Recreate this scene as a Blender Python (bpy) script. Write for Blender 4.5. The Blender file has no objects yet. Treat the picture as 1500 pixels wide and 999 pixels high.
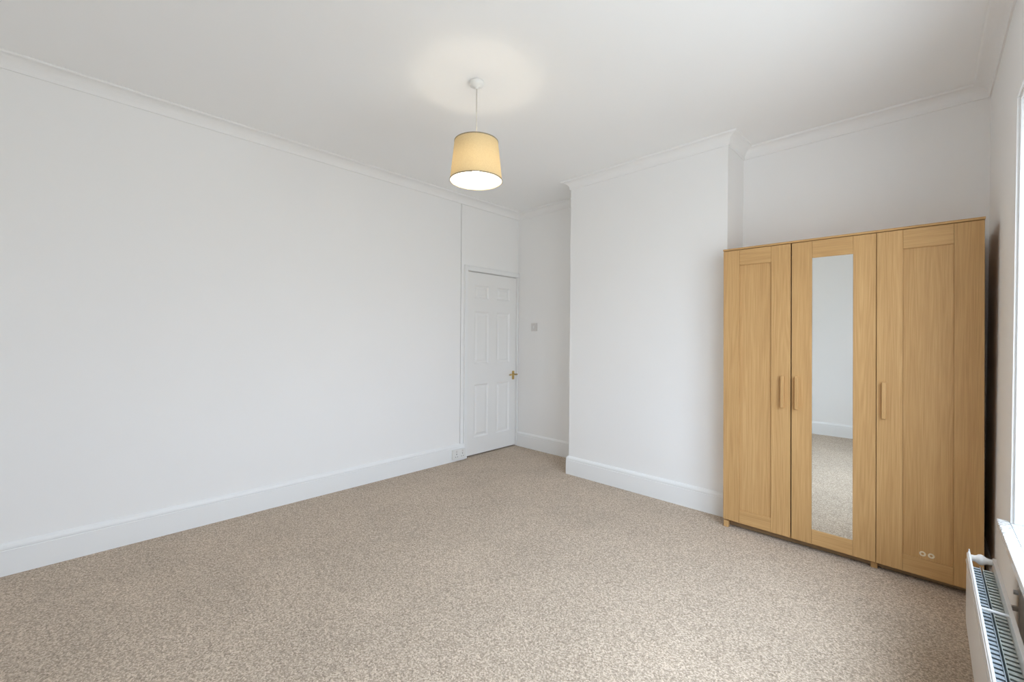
import bpy, bmesh, math, random
from mathutils import Matrix, Vector
random.seed(7)
S = bpy.context.scene
COL = S.collection

# ------------------------------------------------------------------ camera
cam_d = bpy.data.cameras.new('camera')
cam_d.sensor_width = 36.0
cam_d.lens = 36.0 * 630.27 / 1500.0
cam_d.clip_start = 0.02
cam = bpy.data.objects.new('camera', cam_d)
COL.objects.link(cam)
cam.matrix_world = (Matrix.Translation((0, 0, 1.27)) @ Matrix.Rotation(0.76764, 4, 'Z')
                    @ Matrix.Rotation(math.pi / 2 - 0.00697, 4, 'X') @ Matrix.Rotation(0.00759, 4, 'Z'))
S.camera = cam

# ------------------------------------------------------------------ world: hazy bright sky over pale ground
SKY_STRENGTH = 8.6
W = bpy.data.worlds.new('hazy_sky')
S.world = W
W.use_nodes = True
nt = W.node_tree
nt.nodes.clear()
w_out = nt.nodes.new('ShaderNodeOutputWorld')
w_bg = nt.nodes.new('ShaderNodeBackground')
w_tc = nt.nodes.new('ShaderNodeTexCoord')
w_sep = nt.nodes.new('ShaderNodeSeparateXYZ')
w_map = nt.nodes.new('ShaderNodeMapRange')
w_map.inputs['From Min'].default_value = -1
w_map.inputs['From Max'].default_value = 1
w_rmp = nt.nodes.new('ShaderNodeValToRGB')
el = w_rmp.color_ramp.elements
el[0].position = 0.0
el[0].color = (0.54, 0.57, 0.61, 1)
el[1].position = 1.0
el[1].color = (1.62, 1.90, 2.36, 1)
for pos, c in ((0.47, (0.55, 0.57, 0.61, 1)), (0.53, (0.71, 0.78, 0.94, 1))):
    e = el.new(pos)
    e.color = c
nt.links.new(w_tc.outputs['Generated'], w_sep.inputs[0])
nt.links.new(w_sep.outputs['Z'], w_map.inputs['Value'])
nt.links.new(w_map.outputs[0], w_rmp.inputs[0])
nt.links.new(w_rmp.outputs[0], w_bg.inputs['Color'])
w_bg.inputs['Strength'].default_value = SKY_STRENGTH
nt.links.new(w_bg.outputs[0], w_out.inputs['Surface'])

# ------------------------------------------------------------------ exposure
vs = S.view_settings
vs.view_transform = 'Standard'
vs.look = 'None'
vs.gamma = 1.0
vs.use_curve_mapping = False
vs.exposure = 0.0
S.cycles.max_bounces = 16
S.cycles.diffuse_bounces = 12
S.cycles.glossy_bounces = 6
S.cycles.transparent_max_bounces = 12

# ------------------------------------------------------------------ room dimensions (metres)
H = 2.730
XL = -3.489            # left wall
YB = 3.714             # back wall of the door alcove
YC, CX0, CX1 = 3.281, -2.413, -1.036   # chimney breast front, left and right
YR = 3.641             # back wall of the wardrobe alcove
YREAR = -0.85
CORN = Vector((0.246, 3.641, 0))       # corner of the window wall
TD = Vector((0, -1, 0))                # along the window wall, toward the camera
ND = Vector((-1, 0, 0))                # into the room (-x)


def L(p):
    """window-wall frame (t along wall, n into room, z) to world"""
    return CORN + TD * p[0] + ND * p[1] + Vector((0, 0, p[2]))


# ------------------------------------------------------------------ mesh helpers
def box(bm, x0, x1, y0, y1, z0, z1, f=None, bev=0.0, seg=1):
    vs_ = [bm.verts.new(Vector((x, y, z))) for x in (x0, x1) for y in (y0, y1) for z in (z0, z1)]
    q = [(0, 1, 3, 2), (4, 6, 7, 5), (0, 4, 5, 1), (2, 3, 7, 6), (0, 2, 6, 4), (1, 5, 7, 3)]
    fs = [bm.faces.new([vs_[i] for i in k]) for k in q]
    allv = list(vs_)
    if bev > 0:
        es = list({e for fc in fs for e in fc.edges})
        r = bmesh.ops.bevel(bm, geom=es, offset=bev, segments=seg, affect='EDGES', profile=0.5)
        allv = list({v for v in r['verts']} | {v for v in vs_ if v.is_valid})
    if f:
        for v in allv:
            v.co = f(v.co)
    return allv


def cyl(bm, c, r, depth, axis='Z', seg=24, r2=None, f=None):
    M = Matrix.Translation(c)
    if axis == 'X':
        M = M @ Matrix.Rotation(math.pi / 2, 4, 'Y')
    elif axis == 'Y':
        M = M @ Matrix.Rotation(-math.pi / 2, 4, 'X')
    r_ = bmesh.ops.create_cone(bm, cap_ends=True, segments=seg, radius1=r, radius2=r if r2 is None else r2, depth=depth, matrix=M)
    if f:
        for v in r_['verts']:
            v.co = f(v.co)


def lathe(bm, prof, seg=48, M=None, closed=False, f=None):
    rings = []
    for r, z in prof:
        rings.append([bm.verts.new(((M @ Vector((r * math.cos(a), r * math.sin(a), z))) if M else Vector((r * math.cos(a), r * math.sin(a), z))))
                      for a in [2 * math.pi * i / seg for i in range(seg)]])
    n = len(rings)
    for k in range(n if closed else n - 1):
        A, B = rings[k], rings[(k + 1) % n]
        for i in range(seg):
            bm.faces.new((A[i], A[(i + 1) % seg], B[(i + 1) % seg], B[i]))
    if f:
        for R in rings:
            for v in R:
                v.co = f(v.co)
    return rings


def prism(bm, pts, z0, z1):
    a = [bm.verts.new((x, y, z0)) for x, y in pts]
    b = [bm.verts.new((x, y, z1)) for x, y in pts]
    bm.faces.new(a)
    bm.faces.new(b)
    n = len(pts)
    for i in range(n):
        bm.faces.new((a[i], a[(i + 1) % n], b[(i + 1) % n], b[i]))


def link(name, bm, mat, parent=None, smooth=False, origin=None, recalc=True):
    """bmesh in world coordinates -> one object whose origin is at its parent's (or given) origin"""
    if recalc:
        bmesh.ops.recalc_face_normals(bm, faces=bm.faces)
    me = bpy.data.meshes.new(name)
    o_ = Vector(ROOT.get(parent.name, (0, 0, 0))) if parent else Vector(origin or (0, 0, 0))
    bm.transform(Matrix.Translation(-o_))
    bm.to_mesh(me)
    bm.free()
    ob = bpy.data.objects.new(name, me)
    COL.objects.link(ob)
    for m in (mat if isinstance(mat, (list, tuple)) else [mat]):
        me.materials.append(m)
    if smooth:
        for p in me.polygons:
            p.use_smooth = True
    if parent:
        ob.parent = parent
    else:
        ob.location = o_
    ROOT[ob.name] = tuple(o_)
    return ob


ROOT = {}


def thing(name, loc, label, cat):
    e = bpy.data.objects.new(name, None)
    COL.objects.link(e)
    e.empty_display_size = 0.05
    e.location = loc
    e['label'] = label
    e['category'] = cat
    ROOT[e.name] = tuple(loc)
    return e


def structure(name, bm, mat, smooth=False, origin=None):
    o = link(name, bm, mat, None, smooth, origin)
    o['kind'] = 'structure'
    return o


# ------------------------------------------------------------------ materials
def mat(name, col, rough=0.5, metal=0.0, spec=0.5, **kw):
    m = bpy.data.materials.new(name)
    m.use_nodes = True
    b = m.node_tree.nodes['Principled BSDF']
    b.inputs['Base Color'].default_value = (*col, 1)
    b.inputs['Roughness'].default_value = rough
    b.inputs['Metallic'].default_value = metal
    b.inputs['Specular IOR Level'].default_value = spec
    for k, v in kw.items():
        b.inputs[k].default_value = v
    return m


def nd(m, t, **kw):
    n = m.node_tree.nodes.new(t)
    for k, v in kw.items():
        setattr(n, k, v)
    return n


def lk(m, a, b):
    m.node_tree.links.new(a, b)


def paint(name, col, rough, bump=0.04, scale=60.0, vary=0.015):
    m = mat(name, col, rough, spec=0.3)
    b = m.node_tree.nodes['Principled BSDF']
    tc = nd(m, 'ShaderNodeTexCoord')
    n1 = nd(m, 'ShaderNodeTexNoise')
    n1.inputs['Scale'].default_value = scale
    n1.inputs['Detail'].default_value = 4
    bp = nd(m, 'ShaderNodeBump')
    bp.inputs['Strength'].default_value = bump
    bp.inputs['Distance'].default_value = 0.002
    n2 = nd(m, 'ShaderNodeTexNoise')
    n2.inputs['Scale'].default_value = 1.3
    n2.inputs['Detail'].default_value = 3
    mp = nd(m, 'ShaderNodeMix', data_type='RGBA')
    mp.inputs[6].default_value = (*[c * (1 - vary) for c in col], 1)
    mp.inputs[7].default_value = (*[min(1, c * (1 + vary)) for c in col], 1)
    lk(m, tc.outputs['Object'], n1.inputs['Vector'])
    lk(m, tc.outputs['Object'], n2.inputs['Vector'])
    lk(m, n1.outputs[0], bp.inputs['Height'])
    lk(m, bp.outputs[0], b.inputs['Normal'])
    lk(m, n2.outputs[0], mp.inputs[0])
    lk(m, mp.outputs[2], b.inputs['Base Color'])
    return m


M_WALL = paint('wall_paint', (0.87, 0.865, 0.855), 0.75)
M_CEIL = paint('ceiling_paint', (0.905, 0.905, 0.90), 0.85)
M_GLOSS = paint('white_gloss_paint', (0.84, 0.845, 0.84), 0.32, bump=0.02, scale=25)
M_DOORP = paint('door_satin_paint', (0.84, 0.835, 0.82), 0.4, bump=0.02, scale=25)
M_PLAST = mat('white_plastic', (0.80, 0.80, 0.78), 0.35)
M_SWITCH = mat('grey_white_switch_plate', (0.68, 0.66, 0.64), 0.35)
M_BLACK = mat('dark_slot', (0.03, 0.03, 0.03), 0.6)
M_BRASS = mat('brass', (0.62, 0.44, 0.17), 0.28, metal=1.0)
M_UPVC = mat('white_window_frame', (0.86, 0.87, 0.88), 0.3)
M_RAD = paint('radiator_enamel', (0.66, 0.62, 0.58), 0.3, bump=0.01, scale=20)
M_RADW = mat('white_radiator_strap', (0.66, 0.66, 0.66), 0.3)
M_MIRROR = mat('mirror_silver', (0.86, 0.88, 0.87), 0.008, metal=1.0)
M_CABLE = mat('white_flex', (0.62, 0.59, 0.54), 0.5)
M_RIM = mat('shade_trim', (0.30, 0.25, 0.17), 0.6)
M_STEEL = mat('zinc_steel', (0.6, 0.6, 0.6), 0.35, metal=1.0)
M_PLUG = mat('pale_screw_cover', (0.80, 0.70, 0.52), 0.5)
M_SHADEWOOD = mat('shaded_board_edge', (0.28, 0.18, 0.09), 0.6)  # board colour darkened: shade under the wardrobe doors is painted in


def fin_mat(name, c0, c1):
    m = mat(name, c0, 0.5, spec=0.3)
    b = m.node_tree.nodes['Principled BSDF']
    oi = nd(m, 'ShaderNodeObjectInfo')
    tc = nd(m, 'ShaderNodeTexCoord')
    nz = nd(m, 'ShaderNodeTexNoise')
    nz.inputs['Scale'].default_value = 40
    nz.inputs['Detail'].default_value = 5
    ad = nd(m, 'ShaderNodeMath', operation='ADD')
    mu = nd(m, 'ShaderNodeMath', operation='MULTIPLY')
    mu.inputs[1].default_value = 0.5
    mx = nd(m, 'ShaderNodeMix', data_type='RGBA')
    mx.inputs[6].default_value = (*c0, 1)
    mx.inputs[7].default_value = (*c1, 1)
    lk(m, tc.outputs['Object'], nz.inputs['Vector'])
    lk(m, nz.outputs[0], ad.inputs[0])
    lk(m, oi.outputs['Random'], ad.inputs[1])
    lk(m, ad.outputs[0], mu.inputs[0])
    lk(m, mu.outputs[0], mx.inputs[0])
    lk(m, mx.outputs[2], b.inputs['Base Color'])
    return m


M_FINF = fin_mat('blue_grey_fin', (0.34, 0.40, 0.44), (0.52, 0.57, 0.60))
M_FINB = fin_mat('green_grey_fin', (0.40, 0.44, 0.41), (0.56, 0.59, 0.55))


def wood(name, axis):
    """pale oak veneer with the grain along axis ('Z' or 'X')"""
    m = mat(name, (0.6, 0.4, 0.2), 0.42, spec=0.28)
    b = m.node_tree.nodes['Principled BSDF']
    tc = nd(m, 'ShaderNodeTexCoord')
    oi = nd(m, 'ShaderNodeObjectInfo')
    mul = nd(m, 'ShaderNodeVectorMath', operation='MULTIPLY')
    mul.inputs[1].default_value = (7.3, 3.1, 5.7)
    cmb = nd(m, 'ShaderNodeCombineXYZ')
    for i in range(3):
        lk(m, oi.outputs['Random'], cmb.inputs[i])
    lk(m, cmb.outputs[0], mul.inputs[0])
    add = nd(m, 'ShaderNodeVectorMath', operation='ADD')
    lk(m, tc.outputs['Object'], add.inputs[0])
    lk(m, mul.outputs[0], add.inputs[1])

    def mapped(sx, sl):
        mp = nd(m, 'ShaderNodeMapping')
        mp.inputs['Scale'].default_value = (sx, sx, sl) if axis == 'Z' else (sl, sx, sx)
        lk(m, add.outputs[0], mp.inputs['Vector'])
        return mp
    # broad figure
    m1 = mapped(11, 0.42)
    n1 = nd(m, 'ShaderNodeTexNoise')
    n1.inputs['Scale'].default_value = 1.0
    n1.inputs['Detail'].default_value = 3
    n1.inputs['Distortion'].default_value = 0.25
    lk(m, m1.outputs[0], n1.inputs['Vector'])
    # cathedral rings: sine of the broad figure
    ma = nd(m, 'ShaderNodeMath', operation='MULTIPLY')
    ma.inputs[1].default_value = 95
    lk(m, n1.outputs[0], ma.inputs[0])
    sn = nd(m, 'ShaderNodeMath', operation='SINE')
    lk(m, ma.outputs[0], sn.inputs[0])
    # fine pores
    m2 = mapped(320, 5)
    n2 = nd(m, 'ShaderNodeTexNoise')
    n2.inputs['Scale'].default_value = 1.0
    n2.inputs['Detail'].default_value = 3
    lk(m, m2.outputs[0], n2.inputs['Vector'])
    # combine
    s1 = nd(m, 'ShaderNodeMath', operation='MULTIPLY_ADD')
    s1.inputs[1].default_value = 0.045
    lk(m, sn.outputs[0], s1.inputs[0])
    s0 = nd(m, 'ShaderNodeMath', operation='MULTIPLY_ADD')
    s0.inputs[1].default_value = 0.35
    s0.inputs[2].default_value = 0.33
    lk(m, n1.outputs[0], s0.inputs[0])
    lk(m, s0.outputs[0], s1.inputs[2])
    s2 = nd(m, 'ShaderNodeMath', operation='MULTIPLY_ADD')
    s2.inputs[1].default_value = 0.5
    lk(m, n2.outputs[0], s2.inputs[0])
    lk(m, s1.outputs[0], s2.inputs[2])
    r = nd(m, 'ShaderNodeValToRGB')
    e = r.color_ramp.elements
    e[0].position = 0.50
    e[0].color = (0.41, 0.228, 0.087, 1)
    e[1].position = 1.05
    e[1].color = (0.645, 0.41, 0.19, 1)
    x = e.new(0.78)
    x.color = (0.55, 0.33, 0.138, 1)
    lk(m, s2.outputs[0], r.inputs[0])
    lk(m, r.outputs[0], b.inputs['Base Color'])
    bp = nd(m, 'ShaderNodeBump')
    bp.inputs['Strength'].default_value = 0.08
    bp.inputs['Distance'].default_value = 0.001
    lk(m, n2.outputs[0], bp.inputs['Height'])
    lk(m, bp.outputs[0], b.inputs['Normal'])
    return m


M_OAKV = wood('oak_veneer_upright_grain', 'Z')
M_OAKH = wood('oak_veneer_level_grain', 'X')


def carpet():
    m = mat('beige_fleck_carpet', (0.4, 0.33, 0.27), 0.95, spec=0.1)
    b = m.node_tree.nodes['Principled BSDF']
    b.inputs['Sheen Weight'].default_value = 0.15
    b.inputs['Sheen Roughness'].default_value = 0.6
    tc = nd(m, 'ShaderNodeTexCoord')
    v = nd(m, 'ShaderNodeTexVoronoi')
    v.inputs['Scale'].default_value = 190
    lk(m, tc.outputs['Object'], v.inputs['Vector'])
    sp = nd(m, 'ShaderNodeSeparateColor')
    lk(m, v.outputs['Color'], sp.inputs[0])
    v2 = nd(m, 'ShaderNodeTexNoise')
    v2.inputs['Scale'].default_value = 110
    v2.inputs['Detail'].default_value = 4
    v2.inputs['Roughness'].default_value = 0.7
    lk(m, tc.outputs['Object'], v2.inputs['Vector'])
    ad = nd(m, 'ShaderNodeMath', operation='MULTIPLY_ADD')
    ad.inputs[1].default_value = 0.55
    lk(m, sp.outputs[0], ad.inputs[0])
    m2 = nd(m, 'ShaderNodeMath', operation='MULTIPLY')
    m2.inputs[1].default_value = 0.9
    lk(m, v2.outputs[0], m2.inputs[0])
    lk(m, m2.outputs[0], ad.inputs[2])
    r = nd(m, 'ShaderNodeValToRGB')
    e = r.color_ramp.elements
    e[0].position = 0.30
    e[0].color = (0.20, 0.146, 0.104, 1)
    e[1].position = 1.05
    e[1].color = (0.68, 0.562, 0.44, 1)
    for p_, c_ in ((0.55, (0.36, 0.280, 0.206, 1)), (0.78, (0.495, 0.395, 0.298, 1))):
        x = e.new(p_)
        x.color = c_
    lk(m, ad.outputs[0], r.inputs[0])
    # soft trodden tone
    n3 = nd(m, 'ShaderNodeTexNoise')
    n3.inputs['Scale'].default_value = 2.2
    n3.inputs['Detail'].default_value = 3
    lk(m, tc.outputs['Object'], n3.inputs['Vector'])
    mr = nd(m, 'ShaderNodeMapRange')
    mr.inputs['From Min'].default_value = 0.3
    mr.inputs['From Max'].default_value = 0.7
    mr.inputs['To Min'].default_value = 0.92
    mr.inputs['To Max'].default_value = 1.06
    lk(m, n3.outputs[0], mr.inputs['Value'])
    mx = nd(m, 'ShaderNodeVectorMath', operation='SCALE')
    lk(m, r.outputs[0], mx.inputs[0])
    lk(m, mr.outputs[0], mx.inputs['Scale'])
    lk(m, mx.outputs[0], b.inputs['Base Color'])
    inv = nd(m, 'ShaderNodeMath', operation='MULTIPLY_ADD')
    inv.inputs[1].default_value = -60.0
    lk(m, v.outputs['Distance'], inv.inputs[0])
    lk(m, v2.outputs[0], inv.inputs[2])
    bp = nd(m, 'ShaderNodeBump')
    bp.inputs['Strength'].default_value = 0.5
    bp.inputs['Distance'].default_value = 0.004
    lk(m, v.outputs['Distance'], bp.inputs['Height'])
    bp.invert = True
    lk(m, bp.outputs[0], b.inputs['Normal'])
    return m


M_CARPET = carpet()


def fabric(name, trans, c0, c1):
    m = bpy.data.materials.new(name)
    m.use_nodes = True
    t = m.node_tree
    t.nodes.clear()
    out = nd(m, 'ShaderNodeOutputMaterial')
    d = nd(m, 'ShaderNodeBsdfDiffuse')
    tr = nd(m, 'ShaderNodeBsdfTranslucent')
    mx = nd(m, 'ShaderNodeMixShader')
    mx.inputs[0].default_value = trans
    tc = nd(m, 'ShaderNodeTexCoord')
    mp = nd(m, 'ShaderNodeMapping')
    mp.inputs['Scale'].default_value = (260, 260, 420)
    nz = nd(m, 'ShaderNodeTexNoise')
    nz.inputs['Scale'].default_value = 1
    nz.inputs['Detail'].default_value = 3
    r = nd(m, 'ShaderNodeValToRGB')
    r.color_ramp.elements[0].position = 0.25
    r.color_ramp.elements[0].color = (*c0, 1)
    r.color_ramp.elements[1].position = 0.75
    r.color_ramp.elements[1].color = (*c1, 1)
    lk(m, tc.outputs['Object'], mp.inputs['Vector'])
    lk(m, mp.outputs[0], nz.inputs['Vector'])
    lk(m, nz.outputs[0], r.inputs[0])
    lk(m, r.outputs[0], d.inputs['Color'])
    lk(m, r.outputs[0], tr.inputs['Color'])
    lk(m, d.outputs[0], mx.inputs[1])
    lk(m, tr.outputs[0], mx.inputs[2])
    lk(m, mx.outputs[0], out.inputs['Surface'])
    return m


M_SHADE = fabric('cream_lampshade_fabric', 0.45, (0.70, 0.57, 0.345), (0.84, 0.72, 0.48))
M_LINING = fabric('white_shade_lining', 0.16, (0.90, 0.88, 0.83), (0.93, 0.91, 0.87))


def emit(name, col, s):
    m = bpy.data.materials.new(name)
    m.use_nodes = True
    b = m.node_tree.nodes['Principled BSDF']
    b.inputs['Base Color'].default_value = (0.9, 0.9, 0.88, 1)
    b.inputs['Emission Color'].default_value = (*col, 1)
    b.inputs['Emission Strength'].default_value = s
    return m


M_BULB = emit('lit_bulb', (1.0, 0.875, 0.68), 98)


def glass():
    m = bpy.data.materials.new('window_glass')
    m.use_nodes = True
    m.node_tree.nodes.clear()
    out = nd(m, 'ShaderNodeOutputMaterial')
    t = nd(m, 'ShaderNodeBsdfTransparent')
    t.inputs['Color'].default_value = (0.96, 0.98, 0.97, 1)
    g = nd(m, 'ShaderNodeBsdfGlossy')
    g.inputs['Roughness'].default_value = 0.02
    # Schlick reflectance from the facing angle, the same on both faces of the pane
    lw = nd(m, 'ShaderNodeLayerWeight')
    pw = nd(m, 'ShaderNodeMath', operation='POWER')
    pw.inputs[1].default_value = 5.0
    fr = nd(m, 'ShaderNodeMath', operation='MULTIPLY_ADD')
    fr.inputs[1].default_value = 0.95
    fr.inputs[2].default_value = 0.04
    lk(m, lw.outputs['Facing'], pw.inputs[0])
    lk(m, pw.outputs[0], fr.inputs[0])
    mx = nd(m, 'ShaderNodeMixShader')
    lk(m, fr.outputs[0], mx.inputs[0])
    lk(m, t.outputs[0], mx.inputs[1])
    lk(m, g.outputs[0], mx.inputs[2])
    lk(m, mx.outputs[0], out.inputs['Surface'])
    return m


M_GLASS = glass()


def sill_mat():
    """gloss paint, pitted and rough at the far end of the board"""
    m = mat('sill_gloss_paint', (0.85, 0.86, 0.86), 0.18)
    b = m.node_tree.nodes['Principled BSDF']
    geo = nd(m, 'ShaderNodeNewGeometry')
    sp = nd(m, 'ShaderNodeSeparateXYZ')
    lk(m, geo.outputs['Position'], sp.inputs[0])
    mr = nd(m, 'ShaderNodeMapRange')
    mr.inputs['From Min'].default_value = 2.26
    mr.inputs['From Max'].default_value = 2.36
    lk(m, sp.outputs['Y'], mr.inputs['Value'])
    v = nd(m, 'ShaderNodeTexVoronoi')
    v.inputs['Scale'].default_value = 75
    lk(m, geo.outputs['Position'], v.inputs['Vector'])
    bp = nd(m, 'ShaderNodeBump')
    bp.inputs['Distance'].default_value = 0.006
    lk(m, mr.outputs[0], bp.inputs['Strength'])
    lk(m, v.outputs['Distance'], bp.inputs['Height'])
    lk(m, bp.outputs[0], b.inputs['Normal'])
    return m


M_SILL = sill_mat()

# ------------------------------------------------------------------ room shell
Zc = H + 0.12
bm = bmesh.new()
box(bm, XL - 0.2, 0.62, YREAR - 0.2, YB + 0.2, -0.12, 0.0)
structure('floor', bm, M_CARPET)
bm = bmesh.new()
box(bm, XL - 0.2, 0.62, YREAR - 0.2, YB + 0.2, H, Zc)
structure('ceiling', bm, M_CEIL)

# left wall up to the joint beside the door, then the boarded door section
JOINT = 2.842
bm = bmesh.new()
box(bm, XL - 0.2, XL, YREAR - 0.2, JOINT, 0, H)
structure('wall_left', bm, M_WALL)
DY0, DY1, DZ = 2.930, 3.690, 1.978       # door leaf opening
bm = bmesh.new()
X0 = XL - 0.2
box(bm, X0, XL - 0.002, JOINT + 0.0095, DY0, 0, H)
box(bm, X0, XL - 0.002, DY1, YB + 0.2, 0, H)
box(bm, X0, XL - 0.002, DY0, DY1, DZ, H)
box(bm, X0, XL - 0.07, DY0, DY1, 0, DZ)  # unseen backing behind the leaf, added to block outside light under the door
box(bm, X0, XL - 0.060, JOINT, JOINT + 0.0095, 0, H)
structure('wall_left_doorway', bm, M_WALL)
bm = bmesh.new()
box(bm, XL - 0.2, CX0 + 0.3, YB, YB + 0.2, 0, H)
structure('wall_back_left', bm, M_WALL)
bm = bmesh.new()
box(bm, CX0, CX1, YC, YB + 0.2, 0, H)
structure('wall_chimney', bm, M_WALL)
bm = bmesh.new()
box(bm, CX1 - 0.01, 0.62, YR, YB + 0.2, 0, H)
structure('wall_back_right', bm, M_WALL)
bm = bmesh.new()
box(bm, XL - 0.2, 0.62, YREAR - 0.2, YREAR, 0, H)
structure('wall_rear', bm, M_WALL)

# window wall with its opening
WT0, WT1, WZ0, WZ1 = 1.030, 3.44, 0.55, 2.236
TEND, WTH = 4.7, 0.30
bm = bmesh.new()
box(bm, -0.2, WT0, -WTH, 0, 0, H, f=L)
box(bm, WT1, TEND, -WTH, 0, 0, H, f=L)
box(bm, WT0, WT1, -WTH, 0, 0, WZ0 - 0.032, f=L)
box(bm, WT0, WT1, -WTH, 0, WZ1, H, f=L)
structure('wall_right', bm, M_WALL)

# daylight portal in the opening (samples the sky; gives no light of its own)
pd = bpy.data.lights.new('window_portal', 'AREA')
pd.shape = 'RECTANGLE'
pd.size = WT1 - WT0
pd.size_y = WZ1 - WZ0
pd.cycles.is_portal = True
po = bpy.data.objects.new('window_portal', pd)
COL.objects.link(po)
zc = -ND
xc = TD
yc_ = zc.cross(xc)
R = Matrix((xc, yc_, zc)).transposed().to_4x4()
po.matrix_world = Matrix.Translation(L(((WT0 + WT1) / 2, -0.24, (WZ0 + WZ1) / 2))) @ R

# window: fixed outer frame, three casements, glass, lining boards, window board
bm = bmesh.new()
FN0, FN1 = -0.22, -0.15
box(bm, WT0, WT0 + 0.05, FN0, FN1, WZ0, WZ1, f=L)
box(bm, WT1 - 0.05, WT1, FN0, FN1, WZ0, WZ1, f=L)
box(bm, WT0 + 0.05, WT1 - 0.05, FN0, FN1, WZ1 - 0.05, WZ1, f=L)
box(bm, WT0 + 0.05, WT1 - 0.05, FN0, FN1, WZ0, WZ0 + 0.05, f=L)
win = structure('window_1', bm, M_UPVC, origin=tuple(L((WT0, 0, 0))))
iw = (WT1 - WT0 - 0.10)
cw = (iw - 2 * 0.05) / 3
for k in range(3):
    a = WT0 + 0.05 + k * (cw + 0.05)
    if k:
        bm = bmesh.new()
        box(bm, a - 0.05, a, FN0, FN1, WZ0 + 0.05, WZ1 - 0.05, f=L)
        link('mullion', bm, M_UPVC, win)
    bm = bmesh.new()
    z0, z1, q = WZ0 + 0.05, WZ1 - 0.05, 0.05
    box(bm, a, a + q, -0.205, -0.145, z0, z1, f=L)
    box(bm, a + cw - q, a + cw, -0.205, -0.145, z0, z1, f=L)
    box(bm, a + q, a + cw - q, -0.205, -0.145, z1 - q, z1, f=L)
    box(bm, a + q, a + cw - q, -0.205, -0.145, z0, z0 + q, f=L)
    sash = link('sash', bm, M_UPVC, win)
    bm = bmesh.new()
    box(bm, a + q, a + cw - q, -0.182, -0.178, z0 + q, z1 - q, f=L)
    link('pane', bm, M_GLASS, sash)
for (a, b) in ((WT0 - 0.0, WT0 + 0.012), (WT1 - 0.012, WT1)):
    bm = bmesh.new()
    box(bm, a, b, -0.15, -0.008, WZ0, WZ1 - 0.012, f=L, bev=0.002)
    link('jamb', bm, M_GLOSS, win)
bm = bmesh.new()
box(bm, WT0, WT1, -0.15, -0.008, WZ1 - 0.012, WZ1, f=L, bev=0.002)
link('head_lining', bm, M_GLOSS, win)
bm = bmesh.new()
box(bm, WT0 + 0.0, WT1, -0.15, 0.0, WZ0 - 0.031, WZ0, f=L)
box(bm, WT0 - 0.028, WT1 + 0.028, 0.0, 0.036, WZ0 - 0.031, WZ0, f=L, bev=0.005, seg=2)
link('window_board', bm, M_SILL, win)


# ------------------------------------------------------------------ skirting and coving swept round the room
def off_corner(pts, i, d, closed=True):
    n = len(pts)
    a, b, c = Vector(pts[i - 1]), Vector(pts[i]), Vector(pts[(i + 1) % n])
    e1, e2 = (b - a).normalized(), (c - b).normalized()
    n1, n2 = Vector((-e1.y, e1.x)), Vector((-e2.y, e2.x))
    m_ = (n1 + n2)
    return b + m_ * (d / (1 + n1.dot(n2)))


c2 = Vector((CORN.x, CORN.y))
t2 = Vector((TD.x, TD.y))
kend = (CORN.y - YREAR) / -TD.y
POLY = [tuple(c2 + t2 * kend), tuple(c2), (CX1, YR), (CX1, YC), (CX0, YC), (CX0, YB), (XL, YB), (XL, YREAR)]
SIDES = ['window', 'alcove', 'chimney_right', 'chimney', 'chimney_left', 'back', 'left', 'rear']


def sweep(i, prof, cut=None):
    """strip along polygon side i; prof = closed list of (d, z)"""
    j = (i + 1) % len(POLY)
    bm = bmesh.new()
    A, B = [], []
    for d, z in prof:
        pa, pb = off_corner(POLY, i, d), off_corner(POLY, j, d)
        if cut:
            pa, pb = cut(pa, pb)
        A.append(bm.verts.new((pa.x, pa.y, z)))
        B.append(bm.verts.new((pb.x, pb.y, z)))
    n = len(prof)
    for k in range(n):
        bm.faces.new((A[k], A[(k + 1) % n], B[(k + 1) % n], B[k]))
    bm.faces.new(A)
    bm.faces.new(list(reversed(B)))
    return bm


COR = 0.067
cove = [(0, H - COR - 0.006), (0.0075, H - COR - 0.006), (0.0085, H - COR - 0.001)]
for k in range(0, 9):
    a = k / 8 * math.pi / 2
    cx, cz, r = COR, H - COR, COR - 0.012
    cove.append((cx - 0.003 - r * math.cos(a) , cz + 0.001 + r * math.sin(a)))
cove += [(COR, H - 0.010), (COR + 0.006, H - 0.004), (COR + 0.006, H), (0, H)]
for i in range(len(POLY)):
    structure('trim_%d' % (i + 1), sweep(i, cove), M_WALL)

skirt = [(0, 0), (0.020, 0), (0.020, 0.131), (0.0172, 0.1335), (0.0172, 0.1365), (0.0196, 0.139), (0.0188, 0.149), (0.0150, 0.158), (0.0090, 0.164), (0.0060, 0.1675), (0, 0.168)]


def cut_left(pa, pb):
    return Vector((pa.x, 2.886)), pb


for i, s in enumerate(SIDES):
    structure('baseboard_' + s, sweep(i, skirt, cut_left if s == 'left' else None), M_GLOSS)

# ------------------------------------------------------------------ door
bm = bmesh.new()
for (y0, y1, z0, z1) in ((2.886, 2.932, 0, 2.034), (2.932, 3.712, 1.980, 2.034), (3.692, 3.712, 0, 1.980)):
    box(bm, XL - 0.002, XL + 0.016, y0, y1, z0, z1, bev=0.004)
box(bm, XL + 0.012, XL + 0.022, 2.886, 2.898, 0, 2.034, bev=0.003)
box(bm, XL + 0.012, XL + 0.022, 2.886, 3.712, 2.022, 2.034, bev=0.003)
structure('trim_%d' % (len(POLY) + 1), bm, M_GLOSS)

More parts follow.
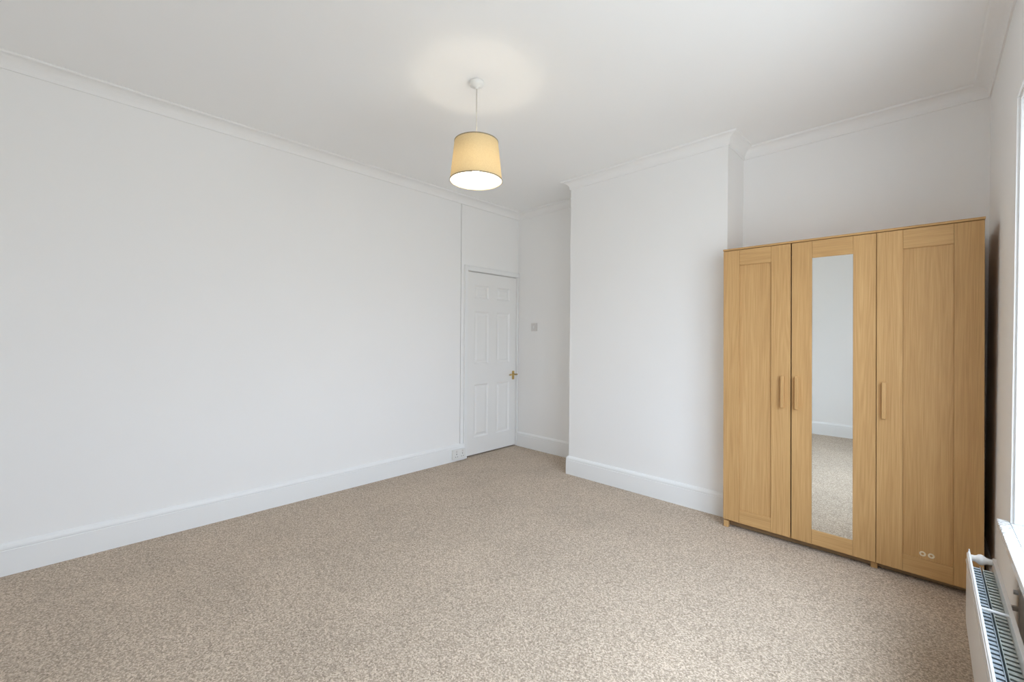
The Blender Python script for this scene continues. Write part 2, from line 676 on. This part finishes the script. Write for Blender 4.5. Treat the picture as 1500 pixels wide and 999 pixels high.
DA, DB, D0, D1 = DY0 + 0.004, DY1 - 0.003, 0.014, DZ - 0.006
DF = XL - 0.007                      # door face
cols = ((3.040, 3.250), (3.370, 3.580))
rows = ((0.197, 0.767), (0.988, 1.554), (1.696, 1.838))
ys = [DA, cols[0][0], cols[0][1], cols[1][0], cols[1][1], DB]
zs = [D0, rows[0][0], rows[0][1], rows[1][0], rows[1][1], rows[2][0], rows[2][1], D1]
bm = bmesh.new()
for k in (0, 2, 4):                  # stiles and muntin
    box(bm, DF - 0.035, DF, ys[k], ys[k + 1], D0, D1)
for k in (0, 2, 4, 6):               # rails between them
    for c in (1, 3):
        box(bm, DF - 0.035, DF, ys[c], ys[c + 1], zs[k], zs[k + 1])
door = structure('door_1', bm, M_DOORP, origin=(XL, DY0, 0))
for (y0, y1) in cols:
    for (z0, z1) in rows:
        bm = bmesh.new()
        # moulded panel: sloping edge, sunk flat, raised field
        levels = [(0.0, 0.0), (0.014, -0.011), (0.026, -0.011), (0.044, -0.004)]
        prev = None
        for ins, dx in levels:
            ring = [bm.verts.new((DF + dx, y, z)) for y, z in ((y0 + ins, z0 + ins), (y1 - ins, z0 + ins), (y1 - ins, z1 - ins), (y0 + ins, z1 - ins))]
            if prev:
                for q in range(4):
                    bm.faces.new((prev[q], prev[(q + 1) % 4], ring[(q + 1) % 4], ring[q]))
            prev = ring
        bm.faces.new(prev)
        back = [bm.verts.new((DF - 0.03, y, z)) for y, z in ((y0, z0), (y1, z0), (y1, z1), (y0, z1))]
        bm.faces.new(back)
        link('panel', bm, M_DOORP, door)
bm = bmesh.new()
box(bm, DF, DF + 0.007, 3.625, 3.660, 0.785, 0.885, bev=0.003, seg=2)
plate = link('handle_plate', bm, M_BRASS, door)
bm = bmesh.new()
cyl(bm, (DF + 0.024, 3.645, 0.846), 0.008, 0.040, 'X', 16)
cyl(bm, (DF + 0.044, 3.610, 0.846), 0.0075, 0.105, 'Y', 16)
bmesh.ops.create_uvsphere(bm, u_segments=14, v_segments=8, radius=0.011, matrix=Matrix.Translation((DF + 0.044, 3.555, 0.846)))
bmesh.ops.create_uvsphere(bm, u_segments=14, v_segments=8, radius=0.010, matrix=Matrix.Translation((DF + 0.044, 3.664, 0.846)))
link('lever', bm, M_BRASS, plate, smooth=True)

# ------------------------------------------------------------------ double socket by the door
sx = XL + 0.020
so = thing('wall_socket', (sx, 2.800, 0.03), 'small white double plug socket low on the skirting beside the door frame', 'socket')
bm = bmesh.new()
box(bm, sx, sx + 0.026, 2.722, 2.878, 0.030, 0.125, bev=0.003, seg=2)
link('back_box', bm, M_PLAST, so)
fx = sx + 0.026
bm = bmesh.new()
box(bm, fx, fx + 0.007, 2.720, 2.880, 0.028, 0.127, bev=0.003, seg=2)
link('face_plate', bm, M_PLAST, so)
fx += 0.007
for c in (2.762, 2.838):
    bm = bmesh.new()
    box(bm, fx, fx + 0.004, c - 0.009, c + 0.009, 0.096, 0.116, bev=0.002)
    link('rocker_switch', bm, M_SWITCH, so)
    bm = bmesh.new()
    bm.free()
    for (p0, p1, q0, q1) in ((c - 0.004, c + 0.004, 0.076, 0.086), (c - 0.016, c - 0.009, 0.050, 0.056), (c + 0.009, c + 0.016, 0.050, 0.056)):
        bm = bmesh.new()
        box(bm, fx, fx + 0.0006, p0, p1, q0, q1)
        link('pin_hole', bm, M_BLACK, so)

# ------------------------------------------------------------------ light switch in the alcove
lsw = thing('light_switch', (-3.229, YB, 1.350), 'single grey-white light switch on the alcove wall right of the door', 'switch')
bm = bmesh.new()
box(bm, -3.273, -3.185, YB - 0.010, YB, 1.350, 1.440, bev=0.003, seg=2)
link('face_plate', bm, M_SWITCH, lsw)
bm = bmesh.new()
box(bm, -3.239, -3.219, YB - 0.015, YB - 0.010, 1.377, 1.413, bev=0.002)
link('rocker_switch', bm, M_PLAST, lsw)
for x in (-3.264, -3.194):
    bm = bmesh.new()
    cyl(bm, (x, YB - 0.0105, 1.395), 0.003, 0.002, 'Y', 10)
    link('screw', bm, M_STEEL, lsw)

# ------------------------------------------------------------------ pendant lamp
LX, LY = -1.866, 1.628
lamp = thing('pendant_lamp', (LX, LY, 2.162), 'lit cream fabric drum shade hanging on a white flex from the ceiling', 'lamp')
T = Matrix.Translation((LX, LY, 0))
bm = bmesh.new()
lathe(bm, [(0.0005, H), (0.040, H), (0.041, H - 0.008), (0.038, H - 0.020), (0.024, H - 0.026), (0.010, H - 0.030), (0.006, H - 0.040), (0.0005, H - 0.040)], 32, T)
link('ceiling_rose', bm, M_PLAST, lamp, smooth=True)
bm = bmesh.new()
cyl(bm, (LX, LY, (H - 0.035 + 2.345) / 2), 0.0032, H - 0.035 - 2.345, 'Z', 10)
link('flex', bm, M_CABLE, lamp, smooth=True)
bm = bmesh.new()
lathe(bm, [(0.0005, 2.350), (0.008, 2.350), (0.014, 2.338), (0.018, 2.320), (0.018, 2.272), (0.0005, 2.272)], 24, T)
link('lamp_holder', bm, M_PLAST, lamp, smooth=True)
bm = bmesh.new()
lathe(bm, [(0.0005, 2.272), (0.012, 2.268), (0.015, 2.254), (0.021, 2.238), (0.0225, 2.224), (0.019, 2.210), (0.010, 2.202), (0.0005, 2.200)], 24, T)
link('bulb', bm, M_BULB, lamp, smooth=True)
SZ0, SZ1, SR0, SR1 = 2.164, 2.389, 0.149, 0.124
bm = bmesh.new()
lathe(bm, [(SR0, SZ0), (SR1, SZ1)], 72, T)
shade = link('shade', bm, M_SHADE, lamp, smooth=True)
bm = bmesh.new()
lathe(bm, [(SR0 - 0.0012, SZ0 + 0.001), (SR1 - 0.0012, SZ1 - 0.001)], 72, T)
link('lining', bm, M_LINING, shade, smooth=True)
for (r, z) in ((SR0, SZ0 + 0.003), (SR1, SZ1 - 0.003)):
    bm = bmesh.new()
    lathe(bm, [(r + 0.0016, z - 0.003), (r + 0.0016, z + 0.003), (r - 0.0016, z + 0.003), (r - 0.0016, z - 0.003)], 72, T, closed=True)
    link('trim_band', bm, M_RIM, shade, smooth=False)
bm = bmesh.new()
lathe(bm, [(0.024, 2.318), (0.024, 2.322), (0.019, 2.322), (0.019, 2.318)], 24, T, closed=True)
for k in range(3):
    a = k * 2 * math.pi / 3 + 0.4
    p0 = Vector((LX + 0.022 * math.cos(a), LY + 0.022 * math.sin(a), 2.320))
    rr = SR1 + (SR0 - SR1) * (SZ1 - 2.375) / (SZ1 - SZ0) - 0.001
    p1 = Vector((LX + rr * math.cos(a), LY + rr * math.sin(a), 2.375))
    d = p1 - p0
    M_ = Matrix.Translation((p0 + p1) / 2) @ d.to_track_quat('Z', 'Y').to_matrix().to_4x4()
    bmesh.ops.create_cone(bm, cap_ends=True, segments=8, radius1=0.002, radius2=0.002, depth=d.length, matrix=M_)
link('shade_carrier', bm, M_PLAST, shade)
# ------------------------------------------------------------------ wardrobe (slightly racked to the left, as flat-pack stands)
WX0, WX1, WZB, WZT, WF = -0.9965, 0.2045, 0.053, 1.8815, 3.1077
WD = 0.495


def RK(p):
    s = (p.x - WX0) / (WX1 - WX0)
    w = min(max((p.z - WZB) / (WZT - WZB), 0), 1)
    zz = p.z - (0.014 * s * (1 - w) + 0.002 * s * w if p.z > 0.03 else 0)
    return Vector((p.x - (p.z - 0.966) * 0.0087, p.y, zz))


wr = thing('wardrobe', ((WX0 + WX1) / 2, WF + WD / 2, 0), 'oak-effect three-door wardrobe with a mirror in its middle door', 'wardrobe')
DT = 0.018                           # door thickness
YF = WF + DT + 0.002                 # carcass front


def part(name, x0, x1, y0, y1, z0, z1, m, par, bev=0.0012):
    b_ = bmesh.new()
    box(b_, x0, x1, y0, y1, z0, z1, f=RK, bev=bev)
    return link(name, b_, m, par)


part('side_panel', WX0, WX0 + 0.016, YF, WF + WD, 0.030, 1.868, M_OAKV, wr)
part('side_panel', WX1 - 0.016, WX1, YF, WF + WD, 0.030, 1.868, M_OAKV, wr)
part('top_panel', WX0 - 0.002, WX1 + 0.002, WF - 0.003, WF + WD, 1.8695, WZT, M_OAKH, wr)
part('bottom_panel', WX0 + 0.016, WX1 - 0.016, YF + 0.004, WF + WD, 0.042, 0.062, M_OAKH, wr)
part('back_panel', WX0 + 0.016, WX1 - 0.016, WF + WD - 0.006, WF + WD - 0.002, 0.062, 1.868, M_OAKV, wr)
part('divider', -0.212, -0.196, YF, WF + WD - 0.006, 0.062, 1.868, M_OAKV, wr)
part('plinth', WX0 + 0.016, WX1 - 0.016, YF + 0.030, YF + 0.046, 0.006, 0.046, M_SHADEWOOD, wr)
for lx in (WX0 + 0.002, -0.225, WX1 - 0.032):
    fr_ = YF + 0.010 if lx == -0.225 else YF - 0.016
    for ly in ((fr_, fr_ + 0.030), (WF + WD - 0.03, WF + WD)):
        part('leg', lx, lx + 0.030, ly[0], ly[1], 0.0, 0.044, M_OAKV, wr, bev=0.002)

RB, RT = 0.141, 1.765                # panel opening bottom and top
DBOT, DTOP = WZB, 1.8665
doors = [
    (WX0 + 0.0005, -0.6055, -0.8965, -0.711, 'panel', -0.6465),
    (-0.5995, -0.2015, -0.4955, -0.3015, 'mirror', -0.5715),
    (-0.1985, WX1 - 0.0005, -0.091, 0.0995, 'panel', -0.167)]
for (x0, x1, px0, px1, kind, hx) in doors:
    # door back board; the frame pieces, the panel or mirror and the handle sit on it
    b_ = bmesh.new()
    box(b_, x0 + 0.001, x1 - 0.001, WF + 0.010, WF + DT, DBOT + 0.001, DTOP - 0.001, f=RK)
    dr = link('door', b_, M_OAKV, wr)
    g = 0.0004
    part('stile', x0, px0 - g, WF, WF + 0.0105, DBOT, DTOP, M_OAKV, dr, bev=0.001)
    part('stile', px1 + g, x1, WF, WF + 0.0105, DBOT, DTOP, M_OAKV, dr, bev=0.001)
    part('rail', px0 + g, px1 - g, WF + 0.0002, WF + 0.0105, RT, DTOP, M_OAKH, dr, bev=0.001)
    part('rail', px0 + g, px1 - g, WF + 0.0002, WF + 0.0105, DBOT, RB, M_OAKH, dr, bev=0.001)
    if kind == 'mirror':
        mo = part('mirror', px0 + g, px1 - g, WF + 0.0035, WF + 0.0105, RB, RT, M_MIRROR, dr, bev=0.0)
        mo['label'] = 'tall silvered mirror pane'
    else:
        part('panel', px0 + g, px1 - g, WF + 0.0085, WF + 0.0105, RB, RT, M_OAKV, dr, bev=0.0)
    b_ = bmesh.new()
    box(b_, hx - 0.0095, hx + 0.0095, WF - 0.024, WF + 0.0005, 0.850, 1.050, f=RK, bev=0.004, seg=3)
    link('handle', b_, M_OAKV, dr, smooth=False)
    if hx == -0.167:
        for cx in (-0.013, 0.0195):
            b_ = bmesh.new()
            lathe(b_, [(0.0055, -0.0005), (0.0065, 0.0012), (0.0095, 0.0022), (0.0125, 0.0016), (0.0135, -0.0005)], 24,
                  Matrix.Translation((cx, WF + 0.0085, 0.1665)) @ Matrix.Rotation(math.pi / 2, 4, 'X'), closed=True, f=RK)
            pg = link('screw_cover', b_, M_PLUG, dr, smooth=True)
            pg['label'] = 'small pale ring-shaped screw cover'

# ------------------------------------------------------------------ radiator under the window
RT0, RT1, RZ0, RZ1 = 1.200, 2.750, 0.182, 0.450
rad = thing('radiator', tuple(L((1.975, 0.09, RZ0))), 'white double-panel radiator with grey fins on the wall under the window', 'radiator')


def rpanel(bm, n0, n1, r=0.022):
    pts = []
    for (ct, cz, a0) in ((RT0 + r, RZ0 + r, 180), (RT1 - r, RZ0 + r, 270), (RT1 - 0.006, RZ1 - 0.006, 0), (RT0 + 0.006, RZ1 - 0.006, 90)):
        rr = r if cz < 0.3 else 0.006
        for k in range(7):
            a = math.radians(a0 + 15 * k)
            pts.append((ct + rr * math.cos(a), cz + rr * math.sin(a)))
    A = [bm.verts.new((t, n0, z)) for t, z in pts]
    B = [bm.verts.new((t, n1, z)) for t, z in pts]
    bm.faces.new(A)
    fb = bm.faces.new(B)
    k = len(pts)
    for i in range(k):
        bm.faces.new((A[i], A[(i + 1) % k], B[(i + 1) % k], B[i]))
    bmesh.ops.bevel(bm, geom=list(fb.edges), offset=0.003, segments=2, affect='EDGES')
    for v in bm.verts:
        v.co = L(v.co)


bm = bmesh.new()
rpanel(bm, 0.118, 0.127)
front = link('front_panel', bm, M_RAD, rad)
bm = bmesh.new()
rpanel(bm, 0.050, 0.060)
link('back_panel', bm, M_RAD, rad)
bm = bmesh.new()
box(bm, RT0 + 0.004, RT1 - 0.004, 0.1175, 0.1245, RZ1 - 0.004, RZ1 + 0.005, f=L, bev=0.003, seg=2)
link('top_lip', bm, M_RADW, front)
bm = bmesh.new()
box(bm, RT0 + 0.004, RT1 - 0.004, 0.1265, 0.1295, RZ1 - 0.034, RZ1 - 0.026, f=L, bev=0.0014, seg=2)
link('pressed_bead', bm, M_RAD, front)
bm = bmesh.new()
cyl(bm, (RT0 + 0.004, 0.1205, RZ1 + 0.008), 0.003, 0.012, 'Z', 10, r2=0.0015, f=L)
link('corner_tab', bm, M_RADW, front)
# header tubes with their tee at each end
for t in (RT0 + 0.014, RT1 - 0.014):
    bm = bmesh.new()
    z = RZ1 - 0.014
    lathe(bm, [(0.0115, 0.058), (0.0115, 0.074), (0.014, 0.079), (0.0185, 0.084), (0.0200, 0.090), (0.0185, 0.096), (0.014, 0.101), (0.0115, 0.106), (0.0115, 0.122)], 24,
          Matrix(((1, 0, 0, t), (0, 0, 1, 0), (0, 1, 0, z), (0, 0, 0, 1))), f=L)
    link('header_tube', bm, M_RAD, rad, smooth=True)
# cross strap over the fins
for t in (1.668, 2.32):
    bm = bmesh.new()
    box(bm, t - 0.006, t + 0.006, 0.056, 0.121, RZ1 - 0.010, RZ1 - 0.004, f=L, bev=0.0015)
    link('cross_strap', bm, M_RADW, rad)


# convector fins: folded channels, one object each, sharing two meshes
def fin_mesh(name, n0, n1, m):
    bm = bmesh.new()
    zt, zb = RZ1 - 0.036, RZ0 + 0.03
    w, th = 0.0200, 0.0012
    # U-shaped folded channel seen from above: two webs and an outer face, with a sloping rolled top
    box(bm, 0.0065, 0.0065 + th, n0, n1, zb, zt - 0.0045)
    box(bm, w - 0.0075, w - 0.0075 + th, n0, n1, zb, zt - 0.003)
    box(bm, 0.0065 + th, w - 0.0075, n0, n0 + th, zb, zt - 0.0055)
    # rolled top: sloping cap across the channel
    vs_ = [bm.verts.new(c) for c in ((0, n0, zt - 0.003), (w, n0, zt), (w, n1, zt), (0, n1, zt - 0.003), (0, n0, zt - 0.0045), (w, n0, zt - 0.0015), (w, n1, zt - 0.0015), (0, n1, zt - 0.0045))]
    for q in ((0, 1, 2, 3), (7, 6, 5, 4), (0, 4, 5, 1), (1, 5, 6, 2), (2, 6, 7, 3), (3, 7, 4, 0)):
        bm.faces.new([vs_[i] for i in q])
    base = CORN + ND * 0.0
    for v in bm.verts:
        v.co = TD * v.co.x + ND * v.co.y + Vector((0, 0, v.co.z))
    bmesh.ops.recalc_face_normals(bm, faces=bm.faces)
    me = bpy.data.meshes.new(name)
    bm.to_mesh(me)
    bm.free()
    me.materials.append(m)
    return me


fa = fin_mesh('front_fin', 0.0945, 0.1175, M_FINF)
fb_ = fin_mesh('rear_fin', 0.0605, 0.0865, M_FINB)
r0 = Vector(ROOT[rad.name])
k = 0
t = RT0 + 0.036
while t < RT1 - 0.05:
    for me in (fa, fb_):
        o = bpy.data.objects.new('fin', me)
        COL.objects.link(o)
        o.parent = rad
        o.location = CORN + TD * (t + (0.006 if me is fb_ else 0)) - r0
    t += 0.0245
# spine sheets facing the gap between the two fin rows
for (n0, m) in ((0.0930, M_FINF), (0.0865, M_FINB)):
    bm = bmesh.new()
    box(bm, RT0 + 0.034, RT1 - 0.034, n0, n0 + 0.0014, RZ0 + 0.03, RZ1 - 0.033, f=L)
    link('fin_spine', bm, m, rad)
for t in (1.285, 2.60):
    bm = bmesh.new()
    box(bm, t - 0.011, t + 0.011, 0.0002, 0.004, RZ0 + 0.02, RZ1 - 0.06, f=L)
    box(bm, t - 0.012, t + 0.012, 0.003, 0.051, RZ0 + 0.03, RZ0 + 0.07, f=L)
    box(bm, t - 0.007, t + 0.007, 0.003, 0.051, RZ1 - 0.14, RZ1 - 0.125, f=L)
    br = link('bracket', bm, M_RAD, rad)
    bm = bmesh.new()
    cyl(bm, (t, 0.009, RZ1 - 0.075), 0.008, 0.012, 'Y', 12, f=L)
    link('bolt', bm, M_RADW, br)
# valve and tail pipe at the far end
bm = bmesh.new()
cyl(bm, (RT0 - 0.022, 0.09, 0.115), 0.0075, 0.23, 'Z', 14, f=L)
link('tail_pipe', bm, M_RADW, rad, smooth=True)
bm = bmesh.new()
cyl(bm, (RT0 - 0.008, 0.09, 0.205), 0.010, 0.05, 'X', 14, f=L)
cyl(bm, (RT0 - 0.022, 0.09, 0.235), 0.014, 0.045, 'Z', 16, f=L)
link('valve', bm, M_RADW, rad)
